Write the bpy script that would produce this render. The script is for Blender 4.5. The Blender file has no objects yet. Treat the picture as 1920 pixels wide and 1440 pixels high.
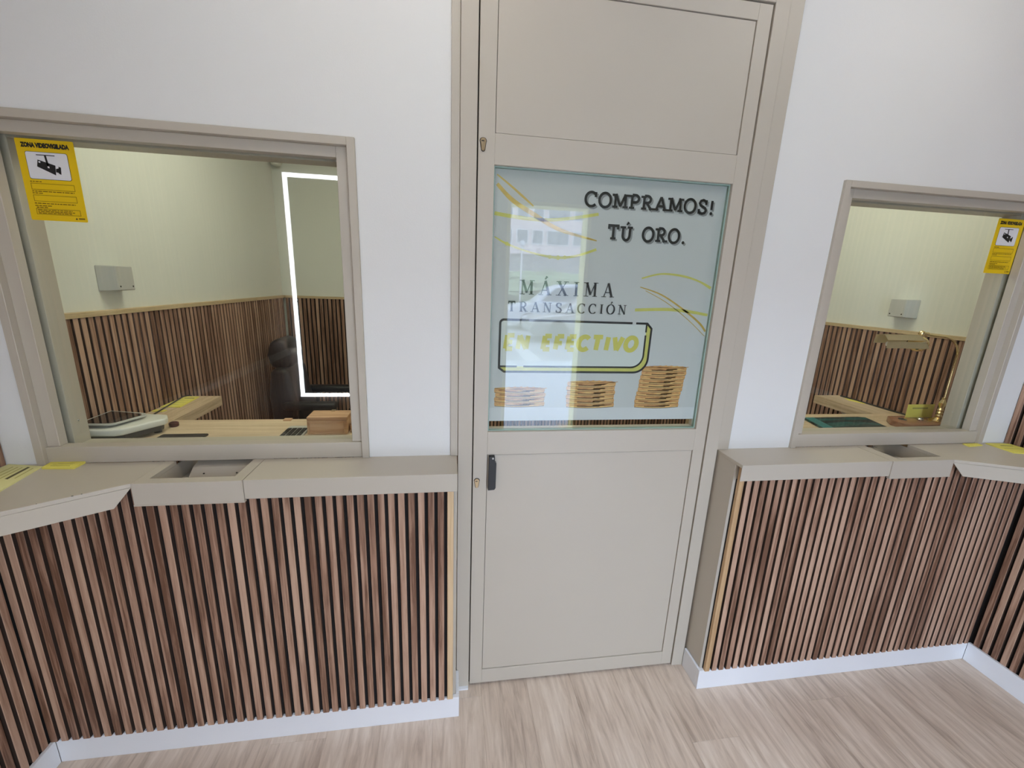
import bpy, bmesh, math, random
from mathutils import Vector, Matrix, noise as mnoise
random.seed(7)
S = bpy.context.scene
COL = S.collection
PI = math.pi
# ------------------------------------------------------------------ camera, world, lights, exposure
cd = bpy.data.cameras.new('camera'); cam = bpy.data.objects.new('camera', cd); COL.objects.link(cam)
cR = Vector((0.98917912, -0.14185935, 0.03742454)); cU = Vector((-0.00243659, 0.23916701, 0.97097539)); cF = Vector((0.14669265, 0.96055977, -0.23623336))
cam.matrix_world = Matrix(((cR.x, cU.x, -cF.x, -0.07577), (cR.y, cU.y, -cF.y, -1.20457), (cR.z, cU.z, -cF.z, 1.56643), (0, 0, 0, 1)))
cd.sensor_fit = 'HORIZONTAL'; cd.sensor_width = 36; cd.lens = 774.4656 / 1920 * 36; cd.clip_start = 0.02; cd.clip_end = 300
S.camera = cam
W = bpy.data.worlds.new('overcast_sky'); S.world = W; W.use_nodes = True
bg = W.node_tree.nodes['Background']; bg.inputs[0].default_value = (0.64, 0.78, 1.0, 1); bg.inputs[1].default_value = 20.0
VS = S.view_settings; VS.view_transform = 'Standard'; VS.look = 'None'; VS.gamma = 1; VS.use_curve_mapping = False; VS.exposure = 0.0
S.cycles.max_bounces = 6; S.cycles.diffuse_bounces = 4; S.cycles.glossy_bounces = 3; S.cycles.transparent_max_bounces = 12
S.cycles.adaptive_threshold = 0.02; S.cycles.sample_clamp_indirect = 4; S.cycles.caustics_reflective = False; S.cycles.caustics_refractive = False
SHOP_LIGHT = 4.4       # shop ceiling panels, emission strength
OFFICE_LIGHT = 9.0     # office ceiling panels
LED_LIGHT = 26.0       # strip around the shop window
def portal(name, x0, x1, z0, z1, y):
    l = bpy.data.lights.new(name, 'AREA'); l.shape = 'RECTANGLE'; l.size = x1 - x0; l.size_y = z1 - z0
    l.cycles.is_portal = True
    o = bpy.data.objects.new(name, l); COL.objects.link(o); o.location = ((x0 + x1) / 2, y, (z0 + z1) / 2); o.rotation_euler = (-PI / 2, 0, PI)
portal('entrance_portal', 0.39, 1.12, 0.0, 2.24, -2.40)
# ------------------------------------------------------------------ materials
def nodes(name):
    m = bpy.data.materials.new(name); m.use_nodes = True; nt = m.node_tree
    return m, nt, nt.nodes['Principled BSDF']
def mat(name, c, rough=0.5, metal=0.0, var=0.06, scale=8.0, bump=0.0, bscale=200.0, emit=None, spec=0.5, coat=0.0):
    m, nt, b = nodes(name); N = nt.nodes; L = nt.links
    tc = N.new('ShaderNodeTexCoord'); nz = N.new('ShaderNodeTexNoise'); nz.inputs['Scale'].default_value = scale; nz.inputs['Detail'].default_value = 3
    L.new(tc.outputs['Object'], nz.inputs['Vector'])
    mx = N.new('ShaderNodeMix'); mx.data_type = 'RGBA'
    mx.inputs[6].default_value = (*[max(0, v * (1 - var)) for v in c], 1); mx.inputs[7].default_value = (*[min(1, v * (1 + var)) for v in c], 1)
    L.new(nz.outputs[0], mx.inputs[0]); L.new(mx.outputs[2], b.inputs['Base Color'])
    b.inputs['Roughness'].default_value = rough; b.inputs['Metallic'].default_value = metal; b.inputs['Specular IOR Level'].default_value = spec
    b.inputs['Coat Weight'].default_value = coat
    if emit: b.inputs['Emission Color'].default_value = (*emit[0], 1); b.inputs['Emission Strength'].default_value = emit[1]
    if bump:
        n2 = N.new('ShaderNodeTexNoise'); n2.inputs['Scale'].default_value = bscale; L.new(tc.outputs['Object'], n2.inputs['Vector'])
        bp = N.new('ShaderNodeBump'); bp.inputs['Strength'].default_value = bump; bp.inputs['Distance'].default_value = 0.002
        L.new(n2.outputs[0], bp.inputs['Height']); L.new(bp.outputs[0], b.inputs['Normal'])
    return m
def wood(name, dark, mid, light, rough=0.5, gscale=(55, 55, 2.2), rnd=0.5, fig=0.6, spec=0.4, tint=0.3, axis=None):
    """long-grain wood: stretched noise plus wavy figure, shifted and tinted by each object's own random number"""
    m, nt, b = nodes(name); N = nt.nodes; L = nt.links
    tc = N.new('ShaderNodeTexCoord'); oi = N.new('ShaderNodeObjectInfo')
    mul = N.new('ShaderNodeVectorMath'); mul.operation = 'SCALE'; mul.inputs[0].default_value = (3.1, 5.7, 9.3)
    L.new(oi.outputs['Random'], mul.inputs['Scale'])
    add = N.new('ShaderNodeVectorMath'); add.operation = 'ADD'; L.new(tc.outputs['Object'], add.inputs[0]); L.new(mul.outputs[0], add.inputs[1])
    mp = N.new('ShaderNodeMapping'); mp.inputs['Scale'].default_value = gscale; L.new(add.outputs[0], mp.inputs[0])
    n1 = N.new('ShaderNodeTexNoise'); n1.inputs['Scale'].default_value = 2.2; n1.inputs['Detail'].default_value = 6; n1.inputs['Roughness'].default_value = 0.62; n1.inputs['Distortion'].default_value = 0.5
    L.new(mp.outputs[0], n1.inputs['Vector'])
    mp2 = N.new('ShaderNodeMapping'); mp2.inputs['Scale'].default_value = [g * 0.26 for g in gscale]; L.new(add.outputs[0], mp2.inputs[0])
    wv = N.new('ShaderNodeTexWave'); wv.wave_type = 'RINGS'; wv.inputs['Scale'].default_value = 1.1; wv.inputs['Distortion'].default_value = 7; wv.inputs['Detail'].default_value = 3; wv.inputs['Detail Scale'].default_value = 1.2
    L.new(mp2.outputs[0], wv.inputs['Vector'])
    mf = N.new('ShaderNodeMath'); mf.operation = 'MULTIPLY'; mf.inputs[1].default_value = fig * 0.35; L.new(wv.outputs['Fac'], mf.inputs[0])
    ad = N.new('ShaderNodeMath'); ad.operation = 'ADD'; L.new(n1.outputs[0], ad.inputs[0]); L.new(mf.outputs[0], ad.inputs[1])
    r2 = N.new('ShaderNodeMath'); r2.operation = 'MULTIPLY_ADD'; r2.inputs[1].default_value = tint; r2.inputs[2].default_value = -tint / 2 - fig * 0.16
    L.new(oi.outputs['Random'], r2.inputs[0])
    ad2 = N.new('ShaderNodeMath'); ad2.operation = 'ADD'; L.new(ad.outputs[0], ad2.inputs[0]); L.new(r2.outputs[0], ad2.inputs[1])
    cr = N.new('ShaderNodeValToRGB'); e = cr.color_ramp.elements
    e[0].position = 0.28; e[0].color = (*dark, 1); e[1].position = 0.74; e[1].color = (*light, 1); k = e.new(0.5); k.color = (*mid, 1)
    L.new(ad2.outputs[0], cr.inputs[0]); L.new(cr.outputs[0], b.inputs['Base Color'])
    b.inputs['Roughness'].default_value = rough; b.inputs['Specular IOR Level'].default_value = spec
    bp = N.new('ShaderNodeBump'); bp.inputs['Strength'].default_value = 0.12; bp.inputs['Distance'].default_value = 0.001
    L.new(n1.outputs[0], bp.inputs['Height']); L.new(bp.outputs[0], b.inputs['Normal'])
    return m
def glass(name, tint, refl=1.0):
    """thin architectural pane: clear straight through, mirror reflection by Fresnel"""
    m = bpy.data.materials.new(name); m.use_nodes = True; nt = m.node_tree; N = nt.nodes; L = nt.links
    N.remove(N['Principled BSDF']); out = N['Material Output']
    tr = N.new('ShaderNodeBsdfTransparent'); tr.inputs[0].default_value = (*tint, 1)
    gl = N.new('ShaderNodeBsdfGlossy'); gl.inputs['Roughness'].default_value = 0.0; gl.inputs[0].default_value = (refl, refl, refl, 1)
    lw = N.new('ShaderNodeLayerWeight'); lw.inputs[0].default_value = 0.5          # Schlick: 0.04 + 0.96 (1 - cos)^5, alike on both faces
    pw_ = N.new('ShaderNodeMath'); pw_.operation = 'POWER'; pw_.inputs[1].default_value = 5; L.new(lw.outputs['Facing'], pw_.inputs[0])
    fr = N.new('ShaderNodeMath'); fr.operation = 'MULTIPLY_ADD'; fr.inputs[1].default_value = 0.96; fr.inputs[2].default_value = 0.04; L.new(pw_.outputs[0], fr.inputs[0])
    mx = N.new('ShaderNodeMixShader'); L.new(fr.outputs[0], mx.inputs[0]); L.new(tr.outputs[0], mx.inputs[1]); L.new(gl.outputs[0], mx.inputs[2])
    L.new(mx.outputs[0], out.inputs[0])
    return m
M = {}
M['wall'] = mat('white_paint', (0.80, 0.80, 0.79), 0.7, var=0.015, scale=3, bump=0.10, bscale=260)
M['office_wall'] = mat('cream_paint', (0.74, 0.755, 0.70), 0.7, var=0.015, scale=3, bump=0.06, bscale=260)
M['ceiling'] = mat('ceiling_paint', (0.82, 0.82, 0.80), 0.8, var=0.01)
M['beige'] = mat('beige_lacquer', (0.497, 0.446, 0.372), 0.42, var=0.025, scale=2.5, bump=0.05, bscale=120)
M['dark_gap'] = mat('dark_gap', (0.02, 0.018, 0.016), 0.8)
M['felt'] = mat('black_felt', (0.012, 0.009, 0.008), 0.95, var=0.3, scale=300)
M['slat'] = wood('walnut_slat', (0.150, 0.073, 0.043), (0.350, 0.203, 0.136), (0.51, 0.332, 0.235), 0.5, tint=0.2, fig=0.9)
M['slat_side'] = mat('slat_flank', (0.055, 0.032, 0.022), 0.7, var=0.2)
M['oak_trim'] = wood('oak_trim', (0.42, 0.26, 0.13), (0.56, 0.38, 0.21), (0.66, 0.48, 0.29), 0.5, fig=0.3)
M['floor'] = wood('oak_vinyl', (0.40, 0.31, 0.245), (0.60, 0.485, 0.39), (0.74, 0.63, 0.53), 0.40, gscale=(20, 2.2, 20), fig=0.3, tint=0.05)
M['desk'] = wood('oak_laminate', (0.46, 0.345, 0.21), (0.62, 0.475, 0.315), (0.72, 0.575, 0.40), 0.45, gscale=(2.2, 40, 40), fig=0.3)
M['desk_y'] = wood('oak_laminate_side', (0.46, 0.345, 0.21), (0.62, 0.475, 0.315), (0.72, 0.575, 0.40), 0.45, gscale=(40, 2.2, 40), fig=0.3)
M['cap'] = wood('pine_cap', (0.50, 0.38, 0.22), (0.60, 0.47, 0.29), (0.68, 0.55, 0.37), 0.5, gscale=(3, 3, 60), fig=0.1)
M['boxwood'] = wood('box_wood', (0.48, 0.27, 0.145), (0.62, 0.385, 0.225), (0.70, 0.47, 0.29), 0.5, gscale=(3, 40, 30), fig=0.5)
M['base_wood'] = wood('mahogany', (0.16, 0.06, 0.03), (0.24, 0.10, 0.05), (0.30, 0.14, 0.07), 0.25, gscale=(4, 40, 40), fig=0.3)
M['skirting'] = mat('white_skirting', (0.78, 0.79, 0.82), 0.4, var=0.02)
M['glass'] = glass('window_glass', (0.972, 0.988, 0.970))
M['glass_edge'] = mat('green_glass_edge', (0.33, 0.45, 0.39), 0.2, var=0.15, scale=20)
M['brass'] = mat('brass', (0.86, 0.70, 0.40), 0.2, 1.0, var=0.05)
M['brass_reflect'] = mat('reflection_toned_brass', (0.70, 0.60, 0.40), 0.42, 0.45, var=0.06)  # pale reflection of the cream wall put into the lampshade's brass colour
M['lock'] = mat('lock_brass', (0.55, 0.42, 0.26), 0.3, 1.0, var=0.1)
M['black'] = mat('black_plastic', (0.012, 0.012, 0.013), 0.4)
M['leather'] = mat('black_leather', (0.016, 0.016, 0.019), 0.42, bump=0.3, bscale=90)
M['steel'] = mat('steel', (0.6, 0.6, 0.6), 0.3, 1.0)
M['grey_plastic'] = mat('grey_plastic', (0.50, 0.50, 0.47), 0.5)
M['white_plastic'] = mat('white_plastic', (0.74, 0.74, 0.68), 0.4)
M['dark_plastic'] = mat('charcoal_plastic', (0.05, 0.05, 0.05), 0.5)
M['black_glass'] = mat('black_glass', (0.02, 0.02, 0.022), 0.06, coat=0.5)
M['yellow_paper'] = mat('yellow_paper', (0.80, 0.72, 0.14), 0.8, var=0.05)
M['pale_paper'] = mat('pale_yellow_paper', (0.74, 0.70, 0.33), 0.8, var=0.05)
M['ink'] = mat('ink', (0.10, 0.085, 0.03), 0.8)
M['ink_soft'] = mat('faint_ink', (0.42, 0.38, 0.10), 0.8)
M['sign_yellow'] = mat('sign_yellow', (0.78, 0.52, 0.005), 0.45, var=0.02)
M['sign_white'] = mat('sign_white', (0.80, 0.80, 0.83), 0.5, var=0.02)
M['sign_black'] = mat('sign_black', (0.012, 0.012, 0.012), 0.5)
M['sign_brown'] = mat('sign_brown', (0.16, 0.09, 0.0), 0.5)
M['green_cover'] = wood('teal_marbled_cover', (0.001, 0.006, 0.006), (0.002, 0.028, 0.028), (0.004, 0.085, 0.08), 0.5, gscale=(9, 26, 26), fig=1.2, tint=0.0, spec=0.25)
M['green_edge'] = mat('teal_band', (0.003, 0.16, 0.165), 0.35)
M['maroon'] = mat('maroon_plastic', (0.07, 0.015, 0.015), 0.3)
M['film'] = mat('poster_film', (0.60, 0.62, 0.63), 0.55, var=0.03, scale=2)
M['film_low'] = mat('poster_table_print', (0.68, 0.70, 0.73), 0.55, var=0.03, scale=2)
M['film_btn'] = mat('poster_button_print', (0.68, 0.73, 0.72), 0.55, var=0.02)
M['p_black'] = mat('print_black', (0.008, 0.008, 0.008), 0.5)
M['p_shadow'] = mat('print_grey', (0.27, 0.28, 0.285), 0.5)
M['p_yellow'] = mat('print_yellow', (0.60, 0.56, 0.11), 0.5, var=0.05)
M['p_lime'] = mat('print_lime', (0.58, 0.56, 0.14), 0.5, var=0.15, scale=30)
M['p_gold'] = mat('print_gold', (0.50, 0.34, 0.07), 0.5, var=0.4, scale=60)
M['p_orange'] = mat('print_orange', (0.62, 0.44, 0.12), 0.5, var=0.3, scale=40)
M['p_white'] = mat('print_white', (0.66, 0.70, 0.71), 0.5)
def coin_mat():
    m, nt, b = nodes('print_coins'); N = nt.nodes; L = nt.links
    tc = N.new('ShaderNodeTexCoord'); mp = N.new('ShaderNodeMapping'); mp.inputs['Scale'].default_value = (16, 1, 210); L.new(tc.outputs['Object'], mp.inputs[0])
    n = N.new('ShaderNodeTexNoise'); n.inputs['Scale'].default_value = 1.0; n.inputs['Detail'].default_value = 5; n.inputs['Roughness'].default_value = 0.6; L.new(mp.outputs[0], n.inputs['Vector'])
    cr = N.new('ShaderNodeValToRGB'); e = cr.color_ramp.elements
    e[0].position = 0.34; e[0].color = (0.05, 0.018, 0.006, 1); e[1].position = 0.70; e[1].color = (0.86, 0.68, 0.30, 1)
    for p, c in ((0.44, (0.30, 0.12, 0.03)), (0.52, (0.60, 0.30, 0.11)), (0.60, (0.70, 0.46, 0.16))):
        k = e.new(p); k.color = (*c, 1)
    L.new(n.outputs[0], cr.inputs[0]); L.new(cr.outputs[0], b.inputs['Base Color']); b.inputs['Roughness'].default_value = 0.5
    return m
M['p_coin'] = coin_mat()
M['p_copper'] = mat('print_copper', (0.62, 0.34, 0.13), 0.5, var=0.35, scale=60)
M['p_dark'] = mat('print_brown', (0.10, 0.04, 0.012), 0.5, var=0.6, scale=80)
M['p_bright'] = mat('print_bright_gold', (0.80, 0.62, 0.26), 0.5, var=0.15, scale=50)
M['panel_light'] = mat('light_diffuser', (0.9, 0.9, 0.9), 0.6, emit=((1.0, 0.92, 0.78), SHOP_LIGHT))
M['panel_office'] = mat('office_diffuser', (0.9, 0.9, 0.9), 0.6, emit=((1.0, 0.97, 0.78), OFFICE_LIGHT))
M['led'] = mat('led_strip', (0.9, 0.9, 0.9), 0.6, emit=((0.92, 0.95, 1.0), LED_LIGHT))
M['storefront'] = mat('taupe_paint', (0.23, 0.215, 0.20), 0.7, var=0.05, scale=3)
M['board'] = mat('display_board', (0.10, 0.10, 0.11), 0.7)
M['asphalt'] = mat('asphalt', (0.18, 0.18, 0.19), 0.9, var=0.2, scale=3)
M['paving'] = mat('paving', (0.46, 0.48, 0.52), 0.8, var=0.06, scale=2)
M['road_paint'] = mat('road_paint', (0.8, 0.8, 0.8), 0.7)
M['facade'] = mat('pink_facade', (0.60, 0.50, 0.49), 0.8, var=0.05, scale=0.4)
M['facade_grey'] = mat('grey_plinth', (0.17, 0.165, 0.165), 0.8, var=0.1, scale=0.4)
M['pane'] = mat('far_pane', (0.10, 0.11, 0.13), 0.15)
M['car_white'] = mat('white_car_paint', (0.72, 0.76, 0.85), 0.25, coat=0.5)
M['car_grey'] = mat('grey_car_paint', (0.13, 0.13, 0.13), 0.25, coat=0.5)
M['tyre'] = mat('tyre', (0.02, 0.02, 0.02), 0.8)
M['leaf'] = mat('hedge_leaf', (0.12, 0.16, 0.09), 0.7, var=0.6, scale=5)
# ------------------------------------------------------------------ helpers
def new_obj(name, data, parent=None):
    o = bpy.data.objects.new(name, data); COL.objects.link(o)
    if parent: o.parent = parent
    return o
class B:
    """collects shapes in world metres; build() links them as one mesh, shifted to its parent's origin"""
    def __init__(s): s.bm = bmesh.new()
    def box(s, x0, x1, y0, y1, z0, z1, mi=0):
        v = [s.bm.verts.new(p) for p in ((x0, y0, z0), (x1, y0, z0), (x1, y1, z0), (x0, y1, z0), (x0, y0, z1), (x1, y0, z1), (x1, y1, z1), (x0, y1, z1))]
        for q in ((0, 3, 2, 1), (4, 5, 6, 7), (0, 1, 5, 4), (1, 2, 6, 5), (2, 3, 7, 6), (3, 0, 4, 7)):
            f = s.bm.faces.new([v[i] for i in q]); f.material_index = mi
        return s
    def prism(s, pts, a0, a1, axis='z', mi=0):
        def P(p, a): return (p[0], p[1], a) if axis == 'z' else ((p[0], a, p[1]) if axis == 'y' else (a, p[0], p[1]))
        lo = [s.bm.verts.new(P(p, a0)) for p in pts]; hi = [s.bm.verts.new(P(p, a1)) for p in pts]; n = len(pts)
        fs = [s.bm.faces.new(lo), s.bm.faces.new(hi)] + [s.bm.faces.new((lo[i], lo[(i + 1) % n], hi[(i + 1) % n], hi[i])) for i in range(n)]
        for f in fs: f.material_index = mi
        return s
    def poly(s, pts, mi=0):
        f = s.bm.faces.new([s.bm.verts.new(p) for p in pts]); f.material_index = mi; return s
    def tube(s, pts, r, seg=10, cap=True):
        pts = [Vector(p) for p in pts]; rs = r if isinstance(r, (list, tuple)) else [r] * len(pts); rings = []
        up = Vector((0.13, 0.37, 0.92))
        for i, p in enumerate(pts):
            t = (pts[min(i + 1, len(pts) - 1)] - pts[max(i - 1, 0)]).normalized()
            a = t.cross(up)
            if a.length < 0.1: a = t.cross(Vector((1, 0, 0)))
            a.normalize(); b = t.cross(a)
            rings.append([s.bm.verts.new(p + (a * math.cos(2 * PI * k / seg) + b * math.sin(2 * PI * k / seg)) * rs[i]) for k in range(seg)])
        for q, w in zip(rings, rings[1:]):
            for k in range(seg): s.bm.faces.new((q[k], q[(k + 1) % seg], w[(k + 1) % seg], w[k]))
        if cap: s.bm.faces.new(rings[0][::-1]); s.bm.faces.new(rings[-1])
        return s
    def lathe(s, prof, c, seg=20):
        rings = [[s.bm.verts.new((c[0] + r * math.cos(2 * PI * k / seg), c[1] + r * math.sin(2 * PI * k / seg), c[2] + z)) for k in range(seg)] for r, z in prof]
        for q, w in zip(rings, rings[1:]):
            for k in range(seg): s.bm.faces.new((q[k], q[(k + 1) % seg], w[(k + 1) % seg], w[k]))
        s.bm.faces.new(rings[0][::-1]); s.bm.faces.new(rings[-1]); return s
    def ball(s, c, r, u=12, v=8):
        r = r if isinstance(r, (list, tuple)) else (r, r, r)
        bmesh.ops.create_uvsphere(s.bm, u_segments=u, v_segments=v, radius=1, matrix=Matrix.Translation(c) @ Matrix.Diagonal((*r, 1))); return s
    def turn(s, ang, c, axis='Z'):
        bmesh.ops.rotate(s.bm, verts=s.bm.verts[:], cent=c, matrix=Matrix.Rotation(ang, 3, axis)); return s
    def build(s, name, m, parent=None, bevel=0, smooth=False, seg=2):
        bmesh.ops.recalc_face_normals(s.bm, faces=s.bm.faces[:])
        if bevel:
            bmesh.ops.bevel(s.bm, geom=[e for e in s.bm.edges if len(e.link_faces) == 2 and e.calc_face_angle(0) > 0.5], offset=bevel, segments=seg, affect='EDGES', profile=0.5, clamp_overlap=True)
        q, off = parent, Vector((0, 0, 0))
        while q: off += q.location; q = q.parent
        if off.length: bmesh.ops.translate(s.bm, verts=s.bm.verts[:], vec=-off)
        me = bpy.data.meshes.new(name); s.bm.to_mesh(me); s.bm.free()
        for k in (m if isinstance(m, (list, tuple)) else [m]): me.materials.append(M[k])
        if smooth:
            for p in me.polygons: p.use_smooth = True
            me.set_sharp_from_angle(angle=0.6)
        return new_obj(name, me, parent)
def tag(o, label=None, cat=None, group=None, kind=None):
    for k, v in (('label', label), ('category', cat), ('group', group), ('kind', kind)):
        if v: o[k] = v
    return o
def thing(name, loc, label, cat, group=None):
    o = new_obj(name, None); o.location = loc; o.empty_display_size = 0.05
    return tag(o, label, cat, group)
def struct(o): o['kind'] = 'structure'; return o
# ------------------------------------------------------------------ floor
fl = struct(B().box(-1.6, 2.5, -2.35, 2.5, -0.06, -0.006).build('floor', 'dark_gap'))
def plank_mesh(w, l):
    bm = bmesh.new(); b = B(); b.box(-w / 2, w / 2, 0, l, -0.006, 0)
    bmesh.ops.bevel(b.bm, geom=[e for e in b.bm.edges if all(v.co.z > -0.001 for v in e.verts)], offset=0.0007, segments=1, affect='EDGES')
    me = bpy.data.meshes.new('plank'); b.bm.to_mesh(me); b.bm.free(); me.materials.append(M['floor']); return me
pw, plen = 0.1835, 1.22
pm = plank_mesh(pw - 0.0002, plen - 0.0003)
for i in range(20):
    off = (i * 0.437) % plen
    for j in range(-2, 2):
        y = -0.55 + off + j * plen
        if y > 0.25 or y + plen < -2.3: continue
        o = new_obj('plank', pm, fl); o.location = (-1.33 + pw * i, y, 0)
of = struct(B().box(-1.6, 2.5, 0.30, 2.5, -0.005, 0.001).build('floor_office', 'floor'))
# ------------------------------------------------------------------ front partition
ZT, ZC = 0.988, 2.85
wf = B()
YF, YB = 0.128, 0.235
wf.box(-1.60, -1.292, YF, YB, 0, ZC).box(-1.292, -0.342, YF, YB, 1.943, ZC).box(-1.292, -0.342, YF, YB, 0, 0.918)
wf.box(-0.342, -0.076, YF, YB, 0, ZC).box(-0.076, 0.962, YF, YB, 2.47, ZC).box(0.962, 1.224, YF, YB, 0, ZC)
wf.box(1.224, 2.124, YF, YB, 1.943, ZC).box(1.224, 2.124, YF, YB, 0, 0.918).box(2.124, 2.5, YF, YB, 0, ZC)
wall_front = struct(wf.build('wall_front', 'wall'))
# slats: one mesh per length, every slat an object
PIT, SW, SD = 0.0305, 0.0200, 0.012
slat_cache = {}
def slat_mesh(h, m='slat', w=SW):
    k = (round(h, 3), m, w)
    if k not in slat_cache:
        b = B(); c = 0.0012
        b.prism([(-w / 2, SD), (-w / 2, c), (-w / 2 + c, 0), (w / 2 - c, 0), (w / 2, c), (w / 2, SD)], 0, h)
        bmesh.ops.recalc_face_normals(b.bm, faces=b.bm.faces[:])
        for f in b.bm.faces:                                   # veneer on the face only, dark board on the flanks
            if abs(f.normal.x) > 0.9: f.material_index = 1
        me = bpy.data.meshes.new('slat'); b.bm.to_mesh(me); b.bm.free(); me.materials.append(M[m]); me.materials.append(M['slat_side' if m == 'slat' else m]); slat_cache[k] = me
    return slat_cache[k]
def slats(parent, p, d, n, rz, h, first=None, last=None, short=None):
    h_all = h
    for i in range(n):
        if short: h = short[2] - p[2] if short[0] < p[0] + d[0] * i < short[1] else h_all
        mm = 'oak_trim' if (i == 0 and first) or (i == n - 1 and last) else 'slat'
        o = new_obj('slat', slat_mesh(h, mm), parent); o.location = (p[0] + d[0] * i, p[1] + d[1] * i, p[2]); o.rotation_euler = (0, 0, rz)
ZB = 0.090
# lower counter walls (beige boxes standing proud of the upper wall)
wl = struct(B().box(-1.60, -0.055, 0.016, YF, 0, 0.918).box(-1.60, -0.930, 0.016, YF, 0.918, 0.976).box(-0.695, -0.055, 0.016, YF, 0.918, 0.976).build('wall_counter_left', 'beige'))
wr = struct(B().box(0.920, 2.50, 0.016, YF, 0, 0.918).box(0.920, 1.563, 0.016, YF, 0.918, 0.976).box(1.777, 2.50, 0.016, YF, 0.918, 0.976).build('wall_counter_right', 'beige'))
struct(B().box(-1.345, -0.066, 0.0085, 0.016, ZB, 0.92).box(-1.345, -0.955, 0.0085, 0.016, 0.92, 0.974).build('felt_backing', 'felt', wl))
struct(B().box(0.931, 2.225, 0.0085, 0.016, ZB, 0.92).box(1.79, 2.225, 0.0085, 0.016, 0.92, 0.974).build('felt_backing', 'felt', wr))
HS = 0.955 - ZB
slats(wl, (-0.0755, -0.004, ZB), (-PIT, 0), 42, 0, 0.974 - ZB, first=True, short=(-0.945, -0.675, 0.92))
slats(wr, (0.9405, -0.004, ZB), (PIT, 0), 42, 0, 0.974 - ZB, first=True, short=(1.54, 1.80, 0.92))
# baseboards
struct(B().box(-1.325, -0.043, 0.0, 0.0155, 0.0, ZB).build('baseboard_left', 'skirting', bevel=0.0015))
struct(B().box(-0.0545, -0.043, 0.0157, 0.110, 0.0, ZB).build('baseboard_left_return', 'skirting', bevel=0.0015))
struct(B().box(0.910, 2.208, 0.0, 0.0155, 0.0, ZB).build('baseboard_right', 'skirting', bevel=0.0015))
struct(B().box(0.910, 0.9195, 0.0157, 0.110, 0.0, ZB).build('baseboard_right_return', 'skirting', bevel=0.0015))
struct(B().box(-1.337, -1.325, -1.9, 0.0, 0, ZB).build('baseboard_side_left', 'skirting', bevel=0.0015))
struct(B().box(2.208, 2.220, -1.9, 0.0, 0, ZB).build('baseboard_side_right', 'skirting', bevel=0.0015))
# side walls of the shop, lower part a little proud, all slatted
for side, s, xlo, xup, nm in ((-1, 1, -1.346, -1.389, 'wall_left'), (1, -1, 2.229, 2.261, 'wall_right')):
    b = B()
    far = -1.60 if side < 0 else 2.50
    b.box(min(far, xlo), max(far, xlo), -2.2, 0.016, 0, 0.974).box(min(far, xup), max(far, xup), -2.2, YF, 0.974, ZC)
    w = struct(b.build(nm, 'felt'))
    rz = PI / 2 if side < 0 else -PI / 2
    slats(w, (xlo + s * SD, -0.0215, ZB), (0, -PIT), 65, rz, HS)
    ye = -0.36 if side < 0 else -0.24
    B().box(min(xup, xlo + s * SD), max(xup, xlo + s * SD), -2.03, ye, HS + ZB, ZT - 0.001).build('ledge_cap', 'beige', w)
    slats(w, (xup + s * SD, YF - 0.012, ZT + 0.001), (0, -PIT), 69, rz, 1.855)
# ------------------------------------------------------------------ door frame and door
fr = B()
df = struct(B().box(-0.051, -0.003, 0.112, 0.20, 0, 2.47).box(0.863, 0.912, 0.112, 0.20, 0, 2.47).box(-0.003, 0.863, 0.112, 0.20, 2.393, 2.47).build('trim_1', 'beige', bevel=0.0015))
df['label'] = 'beige metal door frame around the middle door'
struct(B().box(-0.076, -0.0515, 0.119, 0.20, ZT, 2.495).box(0.9125, 0.962, 0.119, 0.20, ZT, 2.495).box(-0.076, 0.962, 0.119, 0.20, 2.4705, 2.495).build('casing', 'beige', df, bevel=0.0015))
struct(B().box(-0.06, 0.92, 0.165, 0.2, 0.0, 0.004).build('threshold', 'dark_gap', df))
struct(B().box(-0.051, -0.005, 0.100, 0.112, 0, 0.006).build('sealant_bead', 'skirting', df))
struct(B().box(0.8592, 0.8632, 0.135, 0.16, 0.0, 2.392).box(-0.003, 0.001, 0.135, 0.16, 0.0, 2.392).box(-0.003, 0.863, 0.135, 0.16, 2.3892, 2.393).build('door_gap_shade', 'dark_gap', df))  # dark strips stand in for the shade in the gap round the leaf
dr = thing('door_1', (0.0, 0.116, 0.008), 'beige metal door with a glazed middle pane between the two counters', 'door'); dr['kind'] = 'structure'
yd0, yd1 = 0.116, 0.158
b = B().box(0.001, 0.049, yd0, yd1, 0.010, 2.389).box(0.815, 0.859, yd0, yd1, 0.010, 2.389)
for z0, z1 in ((0.010, 0.073), (0.990, 1.073), (1.902, 1.985), (2.346, 2.389)): b.box(0.049, 0.815, yd0, yd1, z0, z1)
b.build('stile_frame', 'beige', dr, bevel=0.0008, seg=1)
for z0, z1 in ((0.0745, 0.9885), (1.9865, 2.3445)):
    B().box(0.0505, 0.8135, yd0 + 0.0035, yd1, z0, z1).build('panel', 'beige', dr, bevel=0.001, seg=1)
    B().box(0.049, 0.815, yd0 + 0.012, yd1 - 0.01, z0 - 0.0015, z1 + 0.0015).build('panel_groove', 'dark_gap', dr)
def pane(name, x0, x1, y0, y1, z0, z1, parent, ew=0.004):
    g = B().box(x0, x1, y0, y1, z0, z1).build(name, 'glass', parent)
    e = B().box(x0 - ew, x0, y0, y1 + 0.002, z0 - ew, z1 + ew).box(x1, x1 + ew, y0, y1 + 0.002, z0 - ew, z1 + ew).box(x0, x1, y0, y1 + 0.002, z0 - ew, z0).box(x0, x1, y0, y1 + 0.002, z1, z1 + ew)
    e.build('glass_edge', 'glass_edge', g); return g
pane('glass_pane', 0.053, 0.811, 0.128, 0.136, 1.077, 1.898, dr)
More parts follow.
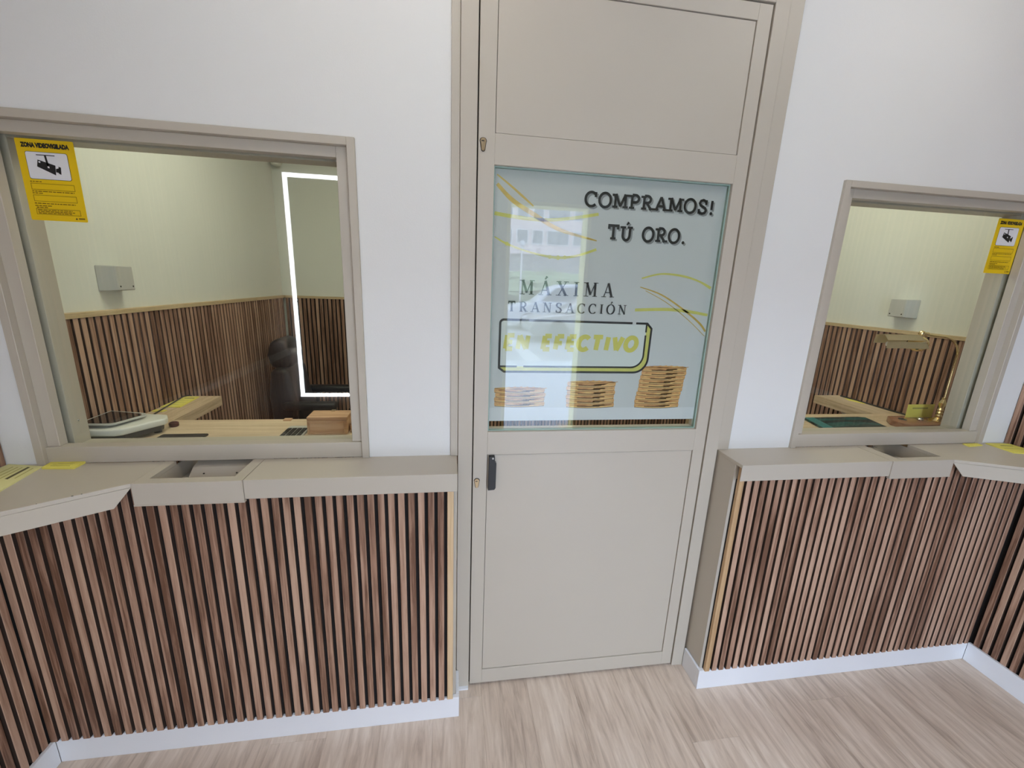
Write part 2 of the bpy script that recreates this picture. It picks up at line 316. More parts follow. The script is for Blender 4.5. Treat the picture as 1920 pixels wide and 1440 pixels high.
B().box(0.049, 0.055, 0.140, yd1, 1.073, 1.902).box(0.809, 0.815, 0.140, yd1, 1.073, 1.902).box(0.049, 0.815, 0.140, yd1, 1.073, 1.079).box(0.049, 0.815, 0.140, yd1, 1.896, 1.902).build('glazing_bead', 'beige', dr)
def lock(z, nm):
    l = B(); pts = []
    r, rs, zc = 0.0085, 0.005, z - 0.009
    for k in range(13): a = -0.5 + k * (PI + 1.0) / 12; pts.append((0.015 + r * math.cos(a), zc + r * math.sin(a)))
    for k in range(7): a = PI + k * PI / 6; pts.append((0.015 + rs * math.cos(a), z - 0.0295 + rs * math.sin(a)))
    l.prism(pts, yd0 - 0.0045, yd0, 'y'); o = l.build('lock_cylinder', 'lock', dr, bevel=0.0006, seg=1)
    B().box(0.0095, 0.0175, yd0 - 0.0049, yd0 - 0.0044, zc - 0.0012, zc + 0.0012).build('key_slot', 'sign_black', o)
    o2 = B().prism([(0.015 + (p[0] - 0.015) * 1.22, z - 0.018 + (p[1] - z + 0.018) * 1.1) for p in pts], yd0 - 0.0008, yd0 + 0.001, 'y').build('lock_recess', 'sign_black', o)
lock(1.970, 'a'); lock(0.903, 'b')
hd = B().prism([(0.0545, 0.988), (0.0745, 0.9885), (0.0748, 0.968), (0.0800, 0.965), (0.0795, 0.872), (0.0755, 0.8655), (0.0535, 0.864)], 0.098, yd0 + 0.003, 'y').build('pull_handle', 'black', dr, bevel=0.0012)
hd['label'] = 'black plastic pull handle'
B().ball((0.0675, 0.0975, 0.9835), (0.0036, 0.0018, 0.0036)).build('screw', 'steel', hd, smooth=True)
# ------------------------------------------------------------------ poster film inside the door glass (flat print)
YP = 0.1385
po = thing('window_poster', (0.43, YP, 1.095), 'grey gold-buying poster with coin stacks stuck inside the door glass', 'poster')
B().box(0.053, 0.811, YP, YP + 0.0008, 1.105, 1.898).build('film', 'film', po)
class Pr:
    """flat print on the poster, in x/z, one thin layer"""
    def __init__(s, layer): s.b = B(); s.y = YP - 0.00025 * layer
    def poly(s, pts, mi=0): s.b.poly([(x, s.y, z) for x, z in pts], mi); return s
    def ribbon(s, pts, w, closed=False):
        s.y -= 0.000012
        ws0 = w if isinstance(w, (list, tuple)) else [w] * len(pts); P, ws = [], []
        for q, wq in zip(pts, ws0):
            if not P or (Vector(q) - P[-1]).length > 1e-6: P.append(Vector(q)); ws.append(wq)
        if closed and (P[0] - P[-1]).length < 1e-6: P.pop(); ws.pop()
        n = len(P); Lp, Rp = [], []
        for i in range(n):
            a = P[i] - P[i - 1] if (i or closed) else P[1] - P[0]; c = P[(i + 1) % n] - P[i] if (i < n - 1 or closed) else P[i] - P[i - 1]
            a.normalize(); c.normalize(); t = a + c
            t = c if t.length < 1e-4 else t.normalized(); nn = Vector((-t.y, t.x)); k = 1 / max(0.45, nn.dot(Vector((-c.y, c.x))))
            Lp.append(P[i] + nn * ws[i] / 2 * k); Rp.append(P[i] - nn * ws[i] / 2 * k)
        for i in range(n if closed else n - 1):
            j = (i + 1) % n; s.poly([Lp[i], Rp[i], Rp[j], Lp[j]])
        return s
    def build(s, name, m, label=None, parent=None):
        o = s.b.build(name, m, parent or po)
        if label: o['label'] = label
        return o
def arc(cx, cy, rx, ry, a0, a1, n=14): return [(cx + rx * math.cos(math.radians(a0 + (a1 - a0) * k / n)), cy + ry * math.sin(math.radians(a0 + (a1 - a0) * k / n))) for k in range(n + 1)]
O_ = arc(0.5, 0.5, 0.46, 0.5, 0, 360, 28)[:-1]
S_ = [(.68, .80), (.60, .93), (.40, 1.0), (.20, .93), (.12, .76), (.22, .60), (.42, .51), (.62, .41), (.71, .24), (.62, .07), (.40, 0), (.18, .05), (.08, .20)]
# glyph: width, strokes (pts, closed, style), horizontal serifs, vertical ticks, dots
GL = {
 'C': (.92, [(arc(.5, .5, .46, .5, 42, 318, 22), 0, '')], [], [(.84, .84), ], []),
 'O': (1.0, [(O_, 1, '')], [], [], []),
 'M': (1.12, [([(.14, 0), (.16, 1)], 0, 't'), ([(.16, 1), (.56, .12)], 0, 'k'), ([(.56, .12), (.96, 1)], 0, 't'), ([(.96, 1), (.98, 0)], 0, 'k')], [(.14, 0), (.98, 0), (.10, 1), (1.02, 1)], [], []),
 'P': (.82, [([(.2, 0), (.2, 1)], 0, 'k'), ([(.2, 1)] + arc(.45, .74, .3, .26, 90, -90, 10) + [(.2, .48)], 0, '')], [(.2, 0), (.14, 1)], [], []),
 'R': (.92, [([(.2, 0), (.2, 1)], 0, 'k'), ([(.2, 1)] + arc(.45, .75, .28, .25, 90, -90, 10) + [(.2, .5)], 0, ''), ([(.42, .5), (.82, 0)], 0, 'k')], [(.2, 0), (.14, 1), (.84, 0)], [], []),
 'A': (1.0, [([(.12, 0), (.5, 1)], 0, 't'), ([(.5, 1), (.9, 0)], 0, 'k'), ([(.25, .33), (.76, .33)], 0, 't')], [(.12, 0), (.9, 0)], [], []),
 'S': (.80, [(S_, 0, '')], [], [(.68, .84), (.10, .16)], []),
 'T': (.90, [([(.06, 1), (.84, 1)], 0, 'h'), ([(.45, 1), (.45, 0)], 0, 'k')], [(.45, 0)], [(.07, .92), (.83, .92)], []),
 'U': (.96, [([(.18, 1), (.18, .36)] + arc(.48, .36, .3, .36, 180, 360, 12) + [(.78, .36), (.78, 1)], 0, '')], [(.18, 1), (.78, 1)], [], []),
 'X': (1.0, [([(.14, 1), (.86, 0)], 0, 'k'), ([(.84, 1), (.14, 0)], 0, 't')], [(.14, 1), (.84, 1), (.14, 0), (.86, 0)], [], []),
 'I': (.40, [([(.2, 0), (.2, 1)], 0, 'k')], [(.2, 0), (.2, 1)], [], []),
 'N': (1.02, [([(.16, 0), (.16, 1)], 0, 't'), ([(.16, 1), (.84, 0)], 0, 'k'), ([(.84, 0), (.84, 1)], 0, 't')], [(.16, 0), (.12, 1), (.84, 1)], [], []),
 'E': (.80, [([(.2, 0), (.2, 1)], 0, 'k'), ([(.2, .0), (.74, .0)], 0, 'h'), ([(.2, .5), (.66, .5)], 0, 'h'), ([(.2, 1), (.74, 1)], 0, 'h')], [], [], []),
 'F': (.78, [([(.2, 0), (.2, 1)], 0, 'k'), ([(.2, .48), (.66, .48)], 0, 'h'), ([(.2, 1), (.74, 1)], 0, 'h')], [], [], []),
 'V': (.92, [([(.12, 1), (.46, 0)], 0, 'k'), ([(.46, 0), (.82, 1)], 0, 'k')], [], [], []),
 '!': (.42, [([(.2, 1), (.2, .32)], 0, 'k')], [], [], [(.2, .05)]),
 '.': (.40, [], [], [], [(.18, .05)]),
 ' ': (.55, [], [], [], []),
}
ACC = {'Ú': 'U', 'Á': 'A', 'Ó': 'O'}
def lettering(text, x0, x1, zb, h, thick, thin, serif, layer, m, name, track=0.0, slant=0.0, dx=0.0, dz=0.0, label=None, inset=0.0):
    p = Pr(layer); word = ''
    def flush():
        if word: p.build(name, m, label and label + ' ' + word)
        else: p.b.bm.free()
    adv = [GL[ACC.get(c, c)][0] + track for c in text]; tot = sum(adv) - track; sx = (x1 - x0) / tot; x = x0
    def T(q, ox): return (ox + q[0] * sx + q[1] * h * slant + dx, zb + (inset + q[1] * (1 - 2 * inset)) * h + dz)
    for c, a in zip(text, adv):
        if c == ' ': flush(); p = Pr(layer); word = ''; x += a * sx; continue
        word += c
        w, st, hs, vt, dots = GL[ACC.get(c, c)]; midx = 0.48
        for pts, closed, sty in st:
            P = [T(q, x) for q in pts]
            if sty == 't': ww = thin
            elif sty in 'kh' and sty: ww = thick if sty == 'k' else max(thin, thick * 0.8)
            else:
                ww = []
                n = len(P)
                for i in range(n):
                    a_ = P[(i + 1) % n] if (i < n - 1 or closed) else P[i]; b_ = P[i - 1] if (i or closed) else P[i]
                    d = Vector(a_) - Vector(b_); k = abs(d.y) / max(1e-9, d.length); ww.append(thin + (thick - thin) * k ** 1.3)
            p.ribbon(P, ww, bool(closed))
        if serif:
            sl, sth = serif
            for q in hs:
                u = T(q, x); z = u[1] + (sth / 2 if q[1] < .5 else -sth / 2) ; p.ribbon([(u[0] - sl / 2, z), (u[0] + sl / 2, z)], sth)
            for q in vt:
                u = T(q, x); p.ribbon([(u[0], u[1] - sl * 0.42), (u[0], u[1] + sl * 0.42)], max(sth, thin))
        for q in dots:
            u = T(q, x); p.poly(arc(u[0], u[1], thick * .62, thick * .62, 0, 360, 12)[:-1])
        if c in ACC: u, v = T((midx - .02, 1.10), x), T((midx + .16, 1.30), x); p.ribbon([u, v], [thick * .5, thick * .95])
        x += a * sx
    flush()
lettering('COMPRAMOS!', 0.337, 0.775, 1.811, 0.041, .0080, .0080, (.0175, .0066), 5, 'p_shadow', 'lettering_shadow', .18, dx=.0055, dz=-.0045)
lettering('COMPRAMOS!', 0.337, 0.775, 1.811, 0.041, .0080, .0080, (.0175, .0066), 6, 'p_black', 'lettering', .18, label='black slab lettering reading')
lettering('TÚ ORO.', 0.421, 0.690, 1.716, 0.042, .0083, .0083, (.0180, .0068), 5, 'p_shadow', 'lettering_shadow', .2, dx=.0055, dz=-.0045)
lettering('TÚ ORO.', 0.421, 0.690, 1.716, 0.042, .0083, .0083, (.0180, .0068), 6, 'p_black', 'lettering', .2, label='black slab lettering reading')
lettering('MÁXIMA', 0.146, 0.456, 1.534, 0.045, .0078, .0028, (.0165, .0022), 6, 'p_black', 'lettering', .62, label='black serif lettering reading')
lettering('TRANSACCIÓN', 0.106, 0.508, 1.479, 0.031, .0058, .0022, (.0105, .0018), 6, 'p_black', 'lettering', .48, label='black serif lettering reading')
# button with thick outline and yellow lower edge
def rrect(x0, x1, z0, z1, r, corners, n=6):
    pts = []
    for (cx, cz, a, k) in ((x1, z1, 0, 'tr'), (x0, z1, 90, 'tl'), (x0, z0, 180, 'bl'), (x1, z0, 270, 'br')):
        rr = corners.get(k, 0)
        if rr: sx = -1 if cx == x1 else 1; sz = -1 if cz == z1 else 1; pts += arc(cx + sx * rr, cz + sz * rr, rr, rr, a, a + 90, n)
        else: pts.append((cx, cz))
    return pts
outer = [(0.590, 1.450), (0.607, 1.433), (0.606, 1.340)] + arc(0.556, 1.329, 0.050, 0.050, 0, -90, 8) + [(0.100, 1.279), (0.083, 1.292), (0.083, 1.440)] + arc(0.095, 1.440, 0.012, 0.012, 180, 90, 5)
inner = [(0.588, 1.450), (0.588, 1.345)] + arc(0.545, 1.340, 0.043, 0.043, 0, -90, 8) + [(0.083, 1.297), (0.083, 1.440)] + arc(0.095, 1.440, 0.012, 0.012, 180, 90, 5)
Pr(2).poly(outer).build('button_side', 'p_lime', 'yellow lower edge of the printed button')
Pr(3).poly(inner).build('button_face', 'film_btn')
p = Pr(4); p.ribbon(outer, .0072, True)
p.ribbon([(0.588, 1.450), (0.588, 1.420)], .0062); p.ribbon([(0.588, 1.410), (0.588, 1.345)] + arc(0.545, 1.340, 0.043, 0.043, 0, -90, 8) + [(0.165, 1.297)], .0062); p.ribbon([(0.143, 1.297), (0.083, 1.297)], .0062)
p.build('button_outline', 'p_black')
Pr(5).poly([(0.536, 1.445), (0.549, 1.445), (0.549, 1.455), (0.536, 1.455)]).build('outline_gap', 'film')
lettering('EN EFECTIVO', 0.094, 0.556, 1.348, 0.062, .0165, .0150, None, 6, 'p_yellow', 'lettering', .22, slant=.10, inset=.14, label='bold yellow lettering reading')
# brush swooshes
def swoosh(pts, ws, m, layer=1, label=None):
    P = [Vector(q) for q in pts]; out, wo = [], []
    for i in range(len(P) - 1):
        p0, p1, p2, p3 = P[max(i - 1, 0)], P[i], P[i + 1], P[min(i + 2, len(P) - 1)]
        for k in range(6):
            t = k / 6; out.append(0.5 * ((2 * p1) + (p2 - p0) * t + (2 * p0 - 5 * p1 + 4 * p2 - p3) * t * t + (3 * p1 - p0 - 3 * p2 + p3) * t ** 3)); wo.append(ws[i] * (1 - t) + ws[i + 1] * t)
    out.append(P[-1]); wo.append(ws[-1]); Pr(layer).ribbon(out, wo).build('brush_stroke', m, label)
swoosh([(.055, 1.773), (.109, 1.767), (.194, 1.762), (.279, 1.769), (.385, 1.789)], [.011, .011, .010, .010, .009], 'p_lime')
swoosh([(.061, 1.856), (.108, 1.814), (.176, 1.777), (.263, 1.736), (.385, 1.710)], [.010, .013, .014, .011, .003], 'p_orange')
swoosh([(.263, 1.740), (.320, 1.722), (.386, 1.709)], [.002, .006, .003], 'p_gold', 2)
swoosh([(.057, 1.705), (.096, 1.686), (.164, 1.666), (.252, 1.652), (.321, 1.660), (.387, 1.683)], [.003, .007, .005, .008, .007, .008], 'p_lime')
for q, r in (((.096, 1.686), .006), ((.235, 1.653), .006), ((.262, 1.652), .007), ((.284, 1.654), .006)): Pr(2).poly(arc(q[0], q[1], r, r, 0, 360, 12)[:-1]).build('ink_dot', 'p_lime')
swoosh([(.060, 1.882), (.106, 1.851), (.140, 1.826), (.175, 1.80)], [.004, .006, .007, .004], 'p_orange')
swoosh([(.552, 1.599), (.620, 1.616), (.698, 1.612), (.759, 1.597), (.806, 1.576)], [.005, .006, .007, .006, .010], 'p_lime')
swoosh([(.550, 1.571), (.629, 1.548), (.714, 1.502), (.780, 1.458), (.809, 1.428)], [.003, .005, .006, .007, .007], 'p_gold')
swoosh([(.570, 1.560), (.652, 1.522), (.739, 1.466), (.808, 1.412)], [.002, .0025, .0025, .002], 'p_gold')
swoosh([(.540, 1.495), (.655, 1.500), (.735, 1.495), (.808, 1.485)], [.010, .011, .010, .009], 'p_lime')
p = Pr(5)
for k in range(12):
    a = k * PI / 6; p.ribbon([(.205 + .005 * math.cos(a), 1.423 + .005 * math.sin(a)), (.205 + .014 * math.cos(a), 1.423 + .014 * math.sin(a))], .0016)
p.build('starburst', 'p_white', 'small white printed starburst')
Pr(1).poly([(.0535, 1.106), (.8105, 1.106), (.8105, 1.150), (.0535, 1.153)]).build('table_print', 'film_low')
def coins(x0, x1, zb, zt, n, lab, xs=None):
    st = None; K = 12; sag = .0045; h = (zt - zb - 0.006) / n
    for i in range(n):
        z = zb + 0.004 + i * h; o_ = xs[i] if xs else random.uniform(-.003, .003); top = i == n - 1
        def X(t): return x0 + o_ + (x1 - x0) * t
        def Zc(t, f): return z + h * f - sag * math.sin(PI * t)
        pts = [(X(k / K), Zc(k / K, .04)) for k in range(K + 1)] + [(X(1) + .0015, z + h * .5)] + [(X(1 - k / K), Zc(1 - k / K, .96)) for k in range(K + 1)] + [(X(0) - .0015, z + h * .5)]
        o = Pr(2).poly(pts).build('coin_print', 'p_copper', None, st)
        if st is None: st = o; o['label'] = lab
        for f, a, b_, w, m in ((.62, .08, .96, .26, 'p_coin'), (.36, .22, .70, .20, 'p_dark'), (.62, .55, .80, .24, 'p_bright'), (.16, .03, .97, .10, 'p_bright')):
            Pr(3).ribbon([(X(a + (b_ - a) * k / K), Zc(a + (b_ - a) * k / K, f)) for k in range(K + 1)], h * w).build('coin_shine', m, None, st)
        e = Pr(2); e.ribbon([(X(k / K), Zc(k / K, 0)) for k in range(K + 1)], .0016); e.build('coin_edge', 'p_dark', None, st)
        if top:
            Pr(2).poly([(X(.5) + (x1 - x0) * .5 * math.cos(a), z + h + .0045 * math.sin(a) - .001) for a in [k * 2 * PI / 24 for k in range(24)]]).build('coin_top', 'p_coin', None, st)
            for k in range(9): q = Pr(3); t_ = k / 8; q.ribbon([(X(t_), z + h + .0045 * math.sin(PI * t_) - .0008), (X(t_) + .008, z + h + .0045 * math.sin(PI * t_))], .0022); q.build('coin_rim', 'p_copper', None, st)
coins(.073, .245, 1.155, 1.224, 4, 'printed low stack of gold coins')
coins(.324, .497, 1.150, 1.247, 6, 'printed middle stack of gold coins')
coins(.580, .748, 1.148, 1.302, 10, 'printed tall stack of gold coins', [-.004, -.005, -.003, -.001, .003, .004, .004, .007, .010, .009])
# ------------------------------------------------------------------ windows
def window(nm, x0, x1, lab):
    t = struct(new_obj(nm, None)); t.location = (x0, YF, ZT); t['label'] = lab
    l = 0.022
    B().box(x0, x0 + l, 0.117, 0.15, ZT, 1.943).box(x1 - l, x1, 0.117, 0.15, ZT, 1.943).box(x0 + l, x1 - l, 0.117, 0.15, 1.922, 1.943).build('outer_frame', 'beige', t, bevel=0.001, seg=1)
    a, b_ = x0 + l, x1 - l
    B().box(a, a + 0.033, 0.136, 0.164, 1.040, 1.922).box(b_ - 0.033, b_, 0.136, 0.164, 1.040, 1.922).box(a + 0.033, b_ - 0.033, 0.136, 0.164, 1.893, 1.922).build('inner_frame', 'beige', t, bevel=0.001, seg=1)
    B().box(a, b_, 0.128, 0.164, ZT, 1.040).build('bottom_rail', 'beige', t, bevel=0.001, seg=1)
    pane('glass_pane', a + 0.012, b_ - 0.012, 0.1655, 0.1755, 1.028, 1.905, t)
    B().box(x0, a + 0.040, 0.1775, 0.236, 0.94, 1.943).box(b_ - 0.040, x1, 0.1775, 0.236, 0.94, 1.943).box(a + 0.040, b_ - 0.040, 0.1775, 0.236, 1.890, 1.943).box(a + 0.040, b_ - 0.040, 0.1775, 0.236, 0.99, 1.026).build('inner_reveal', 'beige', t, bevel=0.001, seg=1)
    for xx in (a + 0.0395, b_ - 0.0395):
        for zz in (1.10, 1.72): B().ball((xx, 0.205, zz), 0.003, 8, 6).build('screw', 'steel', t, smooth=True)
    return t
window('window_1', -1.292, -0.342, 'left service window in a beige metal frame')
window('window_2', 1.224, 2.124, 'right service window in a beige metal frame')
# ------------------------------------------------------------------ counter shelves
def counter(s, lab, x_end, tray0, tray1, seg0, seg1, inner, dslope, wallx, cut):
    """s=+1: left counter. All x given in world."""
    t = thing('counter_shelf', (inner, 0.05, ZT - 0.06), lab, 'counter')
    lo, hi = min(x_end, seg1), max(x_end, seg1)
    g = 0.0008
    if s > 0: lo += g
    else: hi -= g
    B().prism([(-0.020, ZT), (-0.020, 0.928), (-0.016, 0.928), (-0.016, 0.976), (YF, 0.976), (YF, ZT)], lo, hi, 'x').build('shelf_board', 'beige', t, bevel=0.0015)
    lo, hi = min(seg0, seg1), max(seg0, seg1); t0, t1 = min(tray0, tray1), max(tray0, tray1)
    b = B().prism([(-0.0225, ZT), (-0.0225, 0.921), (-0.014, 0.921), (-0.014, 0.976), (0.008, 0.976), (0.008, ZT)], lo, hi, 'x')
    b.box(lo, t0, 0.008, YF, 0.976, ZT).box(t1, hi, 0.008, YF, 0.976, ZT)
    b.build('tray_shelf', 'beige', t)
    B().box(lo - 0.001, hi + 0.001, -0.0235, -0.012, 0.919, 0.923).build('apron_lip', 'beige', t)
    # scoop of the tray, running on under the glass
    b = B()
    zf = 0.925
    b.box(t0 - 0.004, t0, 0.008, 0.26, zf, 0.9755).box(t1, t1 + 0.004, 0.008, 0.26, zf, 0.9755).box(t0 - 0.004, t1 + 0.004, 0.004, 0.008, zf, 0.9755).box(t0 - 0.004, t1 + 0.004, 0.004, 0.26, zf - 0.004, zf)
    tr = b.build('coin_tray', 'beige', t)
    if s > 0:
        sl = B().prism([(0.075, zf), (0.128, 0.966), (0.20, 0.985), (0.20, 0.980), (0.13, 0.960), (0.078, zf)], t0 + 0.045, t1 - 0.001, 'x').build('tray_ramp', 'beige', tr)
        for xx in (t0 + 0.085, t1 - 0.045): B().ball((xx, 0.108, 0.9525), (0.003, 0.003, 0.002), 8, 6).build('screw', 'sign_black', tr, smooth=True)
    # oblique corner shelf
    d = -s
    yw = -0.020 - dslope * abs(wallx - inner)
    B().prism([(inner + d * 0.0008, -0.0205), (wallx, yw), (wallx, YF), (inner + d * 0.0008, YF)], 0.976, ZT).build('corner_shelf', 'beige', t, bevel=0.0015)
    L_ = math.hypot(wallx - inner, yw + 0.02); ux, uy = (wallx - inner) / L_, (yw + 0.02) / L_
    b = B(); th = 0.004; nx, ny = -uy, ux
    if ny < 0: nx, ny = -nx, -ny
    top = [(inner + ux * 0.001, -0.0205 + uy * 0.001, 0.976), (wallx, yw, 0.976)]; bot = [(inner + ux * cut, -0.0205 + uy * cut, 0.926), (wallx, yw, 0.926)]
    q = [top[0], top[1], bot[1], bot[0]]
    v0 = [b.bm.verts.new(p_) for p_ in q]; v1 = [b.bm.verts.new((p_[0] + nx * th, p_[1] + ny * th, p_[2])) for p_ in q]
    b.bm.faces.new(v0); b.bm.faces.new(v1[::-1])
    for i in range(4): b.bm.faces.new((v0[i], v0[(i + 1) % 4], v1[(i + 1) % 4], v1[i]))
    b.build('corner_apron', 'beige', t)
    return t
cl = counter(1, 'beige metal counter shelf with a ramped coin tray below the left window', -0.0545, -0.925, -0.700, -0.953, -0.668, -0.953, 0.69, -1.388, 0.042)
counter(-1, 'beige metal counter shelf with a dark coin tray below the right window', 0.919, 1.568, 1.772, 1.79, 1.524, 1.79, 0.43, 2.260, 0.042)
for q, r in (((-1.047, -0.0835), .0030), ((-1.0325, -0.0745), .0020), ((-1.098, -0.119), .0015)): B().ball((q[0] , q[1] + 0.0012, ZT), (r, r * .7, .0006), 8, 5).build('paint_chip', 'sign_black', cl, smooth=True)
# ------------------------------------------------------------------ papers on the shelves
def sheet(pts, z, t, m, name, lab, cat, lines=(), ink='ink_soft', group=None):
    c = [sum(p[i] for p in pts) / len(pts) for i in (0, 1)]
    o = thing(name, (c[0], c[1], z), lab, cat, group)
    B().prism(pts, z, z + t).build('paper', m, o)
    A, Bq, Cq, D = [Vector(p) for p in pts]
    for k, (v, u0, u1, w) in enumerate(lines):   # v: 0 at edge A-B, 1 at edge D-C
        def P(u, vv): return (A * (1 - u) + Bq * u) * (1 - vv) + (D * (1 - u) + Cq * u) * vv
        q = [P(u0, v - w / 2), P(u1, v - w / 2), P(u1, v + w / 2), P(u0, v + w / 2)]
        B().poly([(p.x, p.y, z + t + 0.0003) for p in q]).build('printed_line', ink if k else 'ink', o)
    return o
sheet([(-1.257, 0.090), (-1.171, 0.085), (-1.172, 0.127), (-1.264, 0.1275)], ZT, 0.006, 'yellow_paper', 'notepad', 'small yellow notepad against the frame below the left window', 'notepad', [(.25, .2, .8, .05), (.5, .2, .8, .05), (.7, .3, .8, .05)], 'ink_soft')
sheet([(-1.236, -0.062), (-1.268, 0.105), (-1.371, 0.126), (-1.371, -0.020)], ZT, 0.003, 'pale_paper', 'leaflet', 'large pale yellow leaflet lying on the left corner shelf', 'leaflet', [(.30, .45, .93, .08), (.14, .5, .9, .03), (.45, .4, .9, .03), (.58, .4, .9, .03), (.72, .4, .9, .03)], 'ink_soft')
sheet([(2.020, 0.090), (2.098, 0.098), (2.098, 0.117), (2.026, 0.117)], ZT, 0.004, 'yellow_paper', 'notepad', 'small yellow notepad below the right window beside the folded leaflet', 'notepad')
sheet([(2.130, 0.018), (2.243, -0.010), (2.243, 0.105), (2.142, 0.117)], ZT, 0.004, 'yellow_paper', 'leaflet', 'folded yellow leaflet in the corner of the right counter shelf', 'leaflet', [(.75, .3, .8, .04), (.45, .1, .9, .03)], 'ink_soft')
# ------------------------------------------------------------------ CCTV stickers on the glass
def text_mesh(txt, size, name, m, parent, x, y, z, width=None, bold=0.0):
    c = bpy.data.curves.new('t', 'FONT'); c.body = txt; c.size = size; c.offset = bold; c.align_x = 'CENTER'; c.resolution_u = 3
    o = bpy.data.objects.new('t', c); COL.objects.link(o); bpy.context.view_layer.update()
    me = bpy.data.meshes.new_from_object(o.evaluated_get(bpy.context.evaluated_depsgraph_get())); bpy.data.objects.remove(o)
    xs = [v.co.x for v in me.vertices]; k = width / (max(xs) - min(xs)) if width else 1; mx = (max(xs) + min(xs)) / 2
    for v in me.vertices: v.co = Vector((x + (v.co.x - mx) * k, y, z + v.co.y)) - parent.location
    me.materials.clear(); me.materials.append(M[m]); me.name = name
    return new_obj(name, me, parent)
def sticker(x0, x1, z0, z1, lab):
    y = 0.1648; t = thing('warning_sticker', ((x0 + x1) / 2, y, z0), lab, 'sign', 'video surveillance stickers'); w, h = x1 - x0, z1 - z0
    def X(u): return x0 + u * w
    def Z(v): return z1 - v * h
    B().prism(rrect(x0, x1, z0, z1, 0, dict(tr=.003, tl=.003, bl=.003, br=.003), 3), y, y + 0.0006, 'y').build('sheet', 'sign_yellow', t)
    def flat(pts, k, nm, m): return B().poly([(X(u), y - 0.00022 * k, Z(v)) for u, v in pts]).build(nm, m, t)
    def ring(u0, u1, v0, v1, k, wd, nm='printed_box'):
        b = B()
        for q in (((u0, v0), (u1, v0 + wd * .6)), ((u0, v1 - wd * .6), (u1, v1)), ((u0, v0), (u0 + wd, v1)), ((u1 - wd, v0), (u1, v1))):
            (a, c), (d, e) = q; b.poly([(X(a), y - 0.00022 * k, Z(c)), (X(d), y - 0.00022 * k, Z(c)), (X(d), y - 0.00022 * k, Z(e)), (X(a), y - 0.00022 * k, Z(e))])
        return b.build(nm, 'sign_brown', t)
    text_mesh('ZONA VIDEOVIGILADA', 0.0145, 'lettering', 'sign_black', t, X(.5), y - .0005, Z(.098), w * .83, 0.0011)['label'] = 'black lettering reading ZONA VIDEOVIGILADA'
    # white pictogram panel with the camera
    B().prism(rrect(X(.13), X(.86), Z(.485), Z(.150), 0, dict(tr=.005, tl=.005, bl=.005, br=.005), 4), y - .0003, y, 'y').build('panel_border', 'sign_black', t)
    B().prism(rrect(X(.138), X(.852), Z(.480), Z(.155), 0, dict(tr=.0045, tl=.0045, bl=.0045, br=.0045), 4), y - .0006, y - .0002, 'y').build('white_panel', 'sign_white', t)
    c = B()
    for pts in ([(.32, .183), (.64, .183), (.64, .193), (.32, .193)], [(.455, .19), (.49, .19), (.51, .33), (.475, .33)],
                [(.33, .245), (.62, .305), (.60, .425), (.30, .330)], [(.62, .345), (.68, .335), (.67, .395), (.61, .385)], [(.67, .315), (.71, .325), (.695, .415), (.655, .400)]):
        c.poly([(X(u), y - .0010, Z(v)) for u, v in pts])
    o = c.build('camera_pictogram', 'sign_black', t); o['label'] = 'black pictogram of a surveillance camera'
    flat([(.345, .262), (.375, .268), (.37, .285), (.34, .28)], 6, 'pictogram_mark', 'sign_white'); flat([(.485, .318), (.515, .324), (.51, .345), (.48, .338)], 6, 'pictogram_mark', 'sign_white')
    ring(.12, .88, .535, .615, 2, .008); ring(.12, .88, .68, .76, 2, .008); ring(.12, .90, .85, .925, 2, .008)
    for (v, a, e_) in ((.515, .12, .32), (.635, .12, .86), (.658, .12, .30), (.785, .12, .84), (.815, .12, .42), (.835, .14, .34), (.868, .15, .76), (.888, .15, .80), (.907, .15, .74)):
        u = a
        while u < e_ - .01:
            wl_ = random.uniform(.03, .09); flat([(u, v - .005), (min(u + wl_, e_), v - .005), (min(u + wl_, e_), v + .005), (u, v + .005)], 3, 'small_print', 'sign_brown'); u += wl_ + .012
    flat([(.79, .972), (.81, .945), (.83, .972)], 3, 'small_mark', 'sign_black'); flat([(.85, .95), (.96, .95), (.96, .968), (.85, .968)], 3, 'small_mark', 'sign_brown')
sticker(-1.202, -1.068, 1.686, 1.887, 'yellow video surveillance sticker in the top corner of the left window')
sticker(1.946, 2.068, 1.674, 1.871, 'yellow video surveillance sticker in the top corner of the right window')
# ------------------------------------------------------------------ office behind
XI0, XI1, YBK = -1.320, 2.220, 2.200
ow = B().box(-1.60, XI0 - 0.022, YB, 2.5, 0, 2.62); woL = struct(ow.build('wall_office_left', 'office_wall'))
woR = struct(B().box(XI1 + 0.022, 2.5, YB, 2.5, 0, 2.62).build('wall_office_right', 'office_wall'))
woB = struct(B().box(XI0 - 0.022, XI1 + 0.022, YBK + 0.022, 2.5, 0, 2.62).build('wall_office_back', 'office_wall'))
struct(B().box(-1.6, 2.5, YB, 2.5, 2.62, 2.75).build('ceiling_office', 'ceiling'))
HL, HR = 1.398, 1.390
for w, x0, x1, y0, y1, h in ((woL, XI0 - 0.022, XI0 - 0.012, YB, YBK, HL), (woR, XI1 + 0.012, XI1 + 0.022, YB, YBK, HR), (woB, XI0, XI1, YBK + 0.012, YBK + 0.022, HL)):
    B().box(x0, x1, y0, y1, 0.0, h).build('felt_backing', 'felt', w)
slats(woL, (XI0, 0.262, 0.0), (0, PIT), 63, PI / 2, HL)
slats(woR, (XI1, 0.262, 0.0), (0, PIT), 63, -PI / 2, HR)
slats(woB, (XI0 + 0.014, YBK, 0.0), (PIT, 0), 115, 0, HL)
B().box(XI0 - 0.022, XI0 + 0.004, YB, YBK + 0.02, HL, HL + 0.018).build('wainscot_cap', 'cap', woL, bevel=0.001, seg=1)
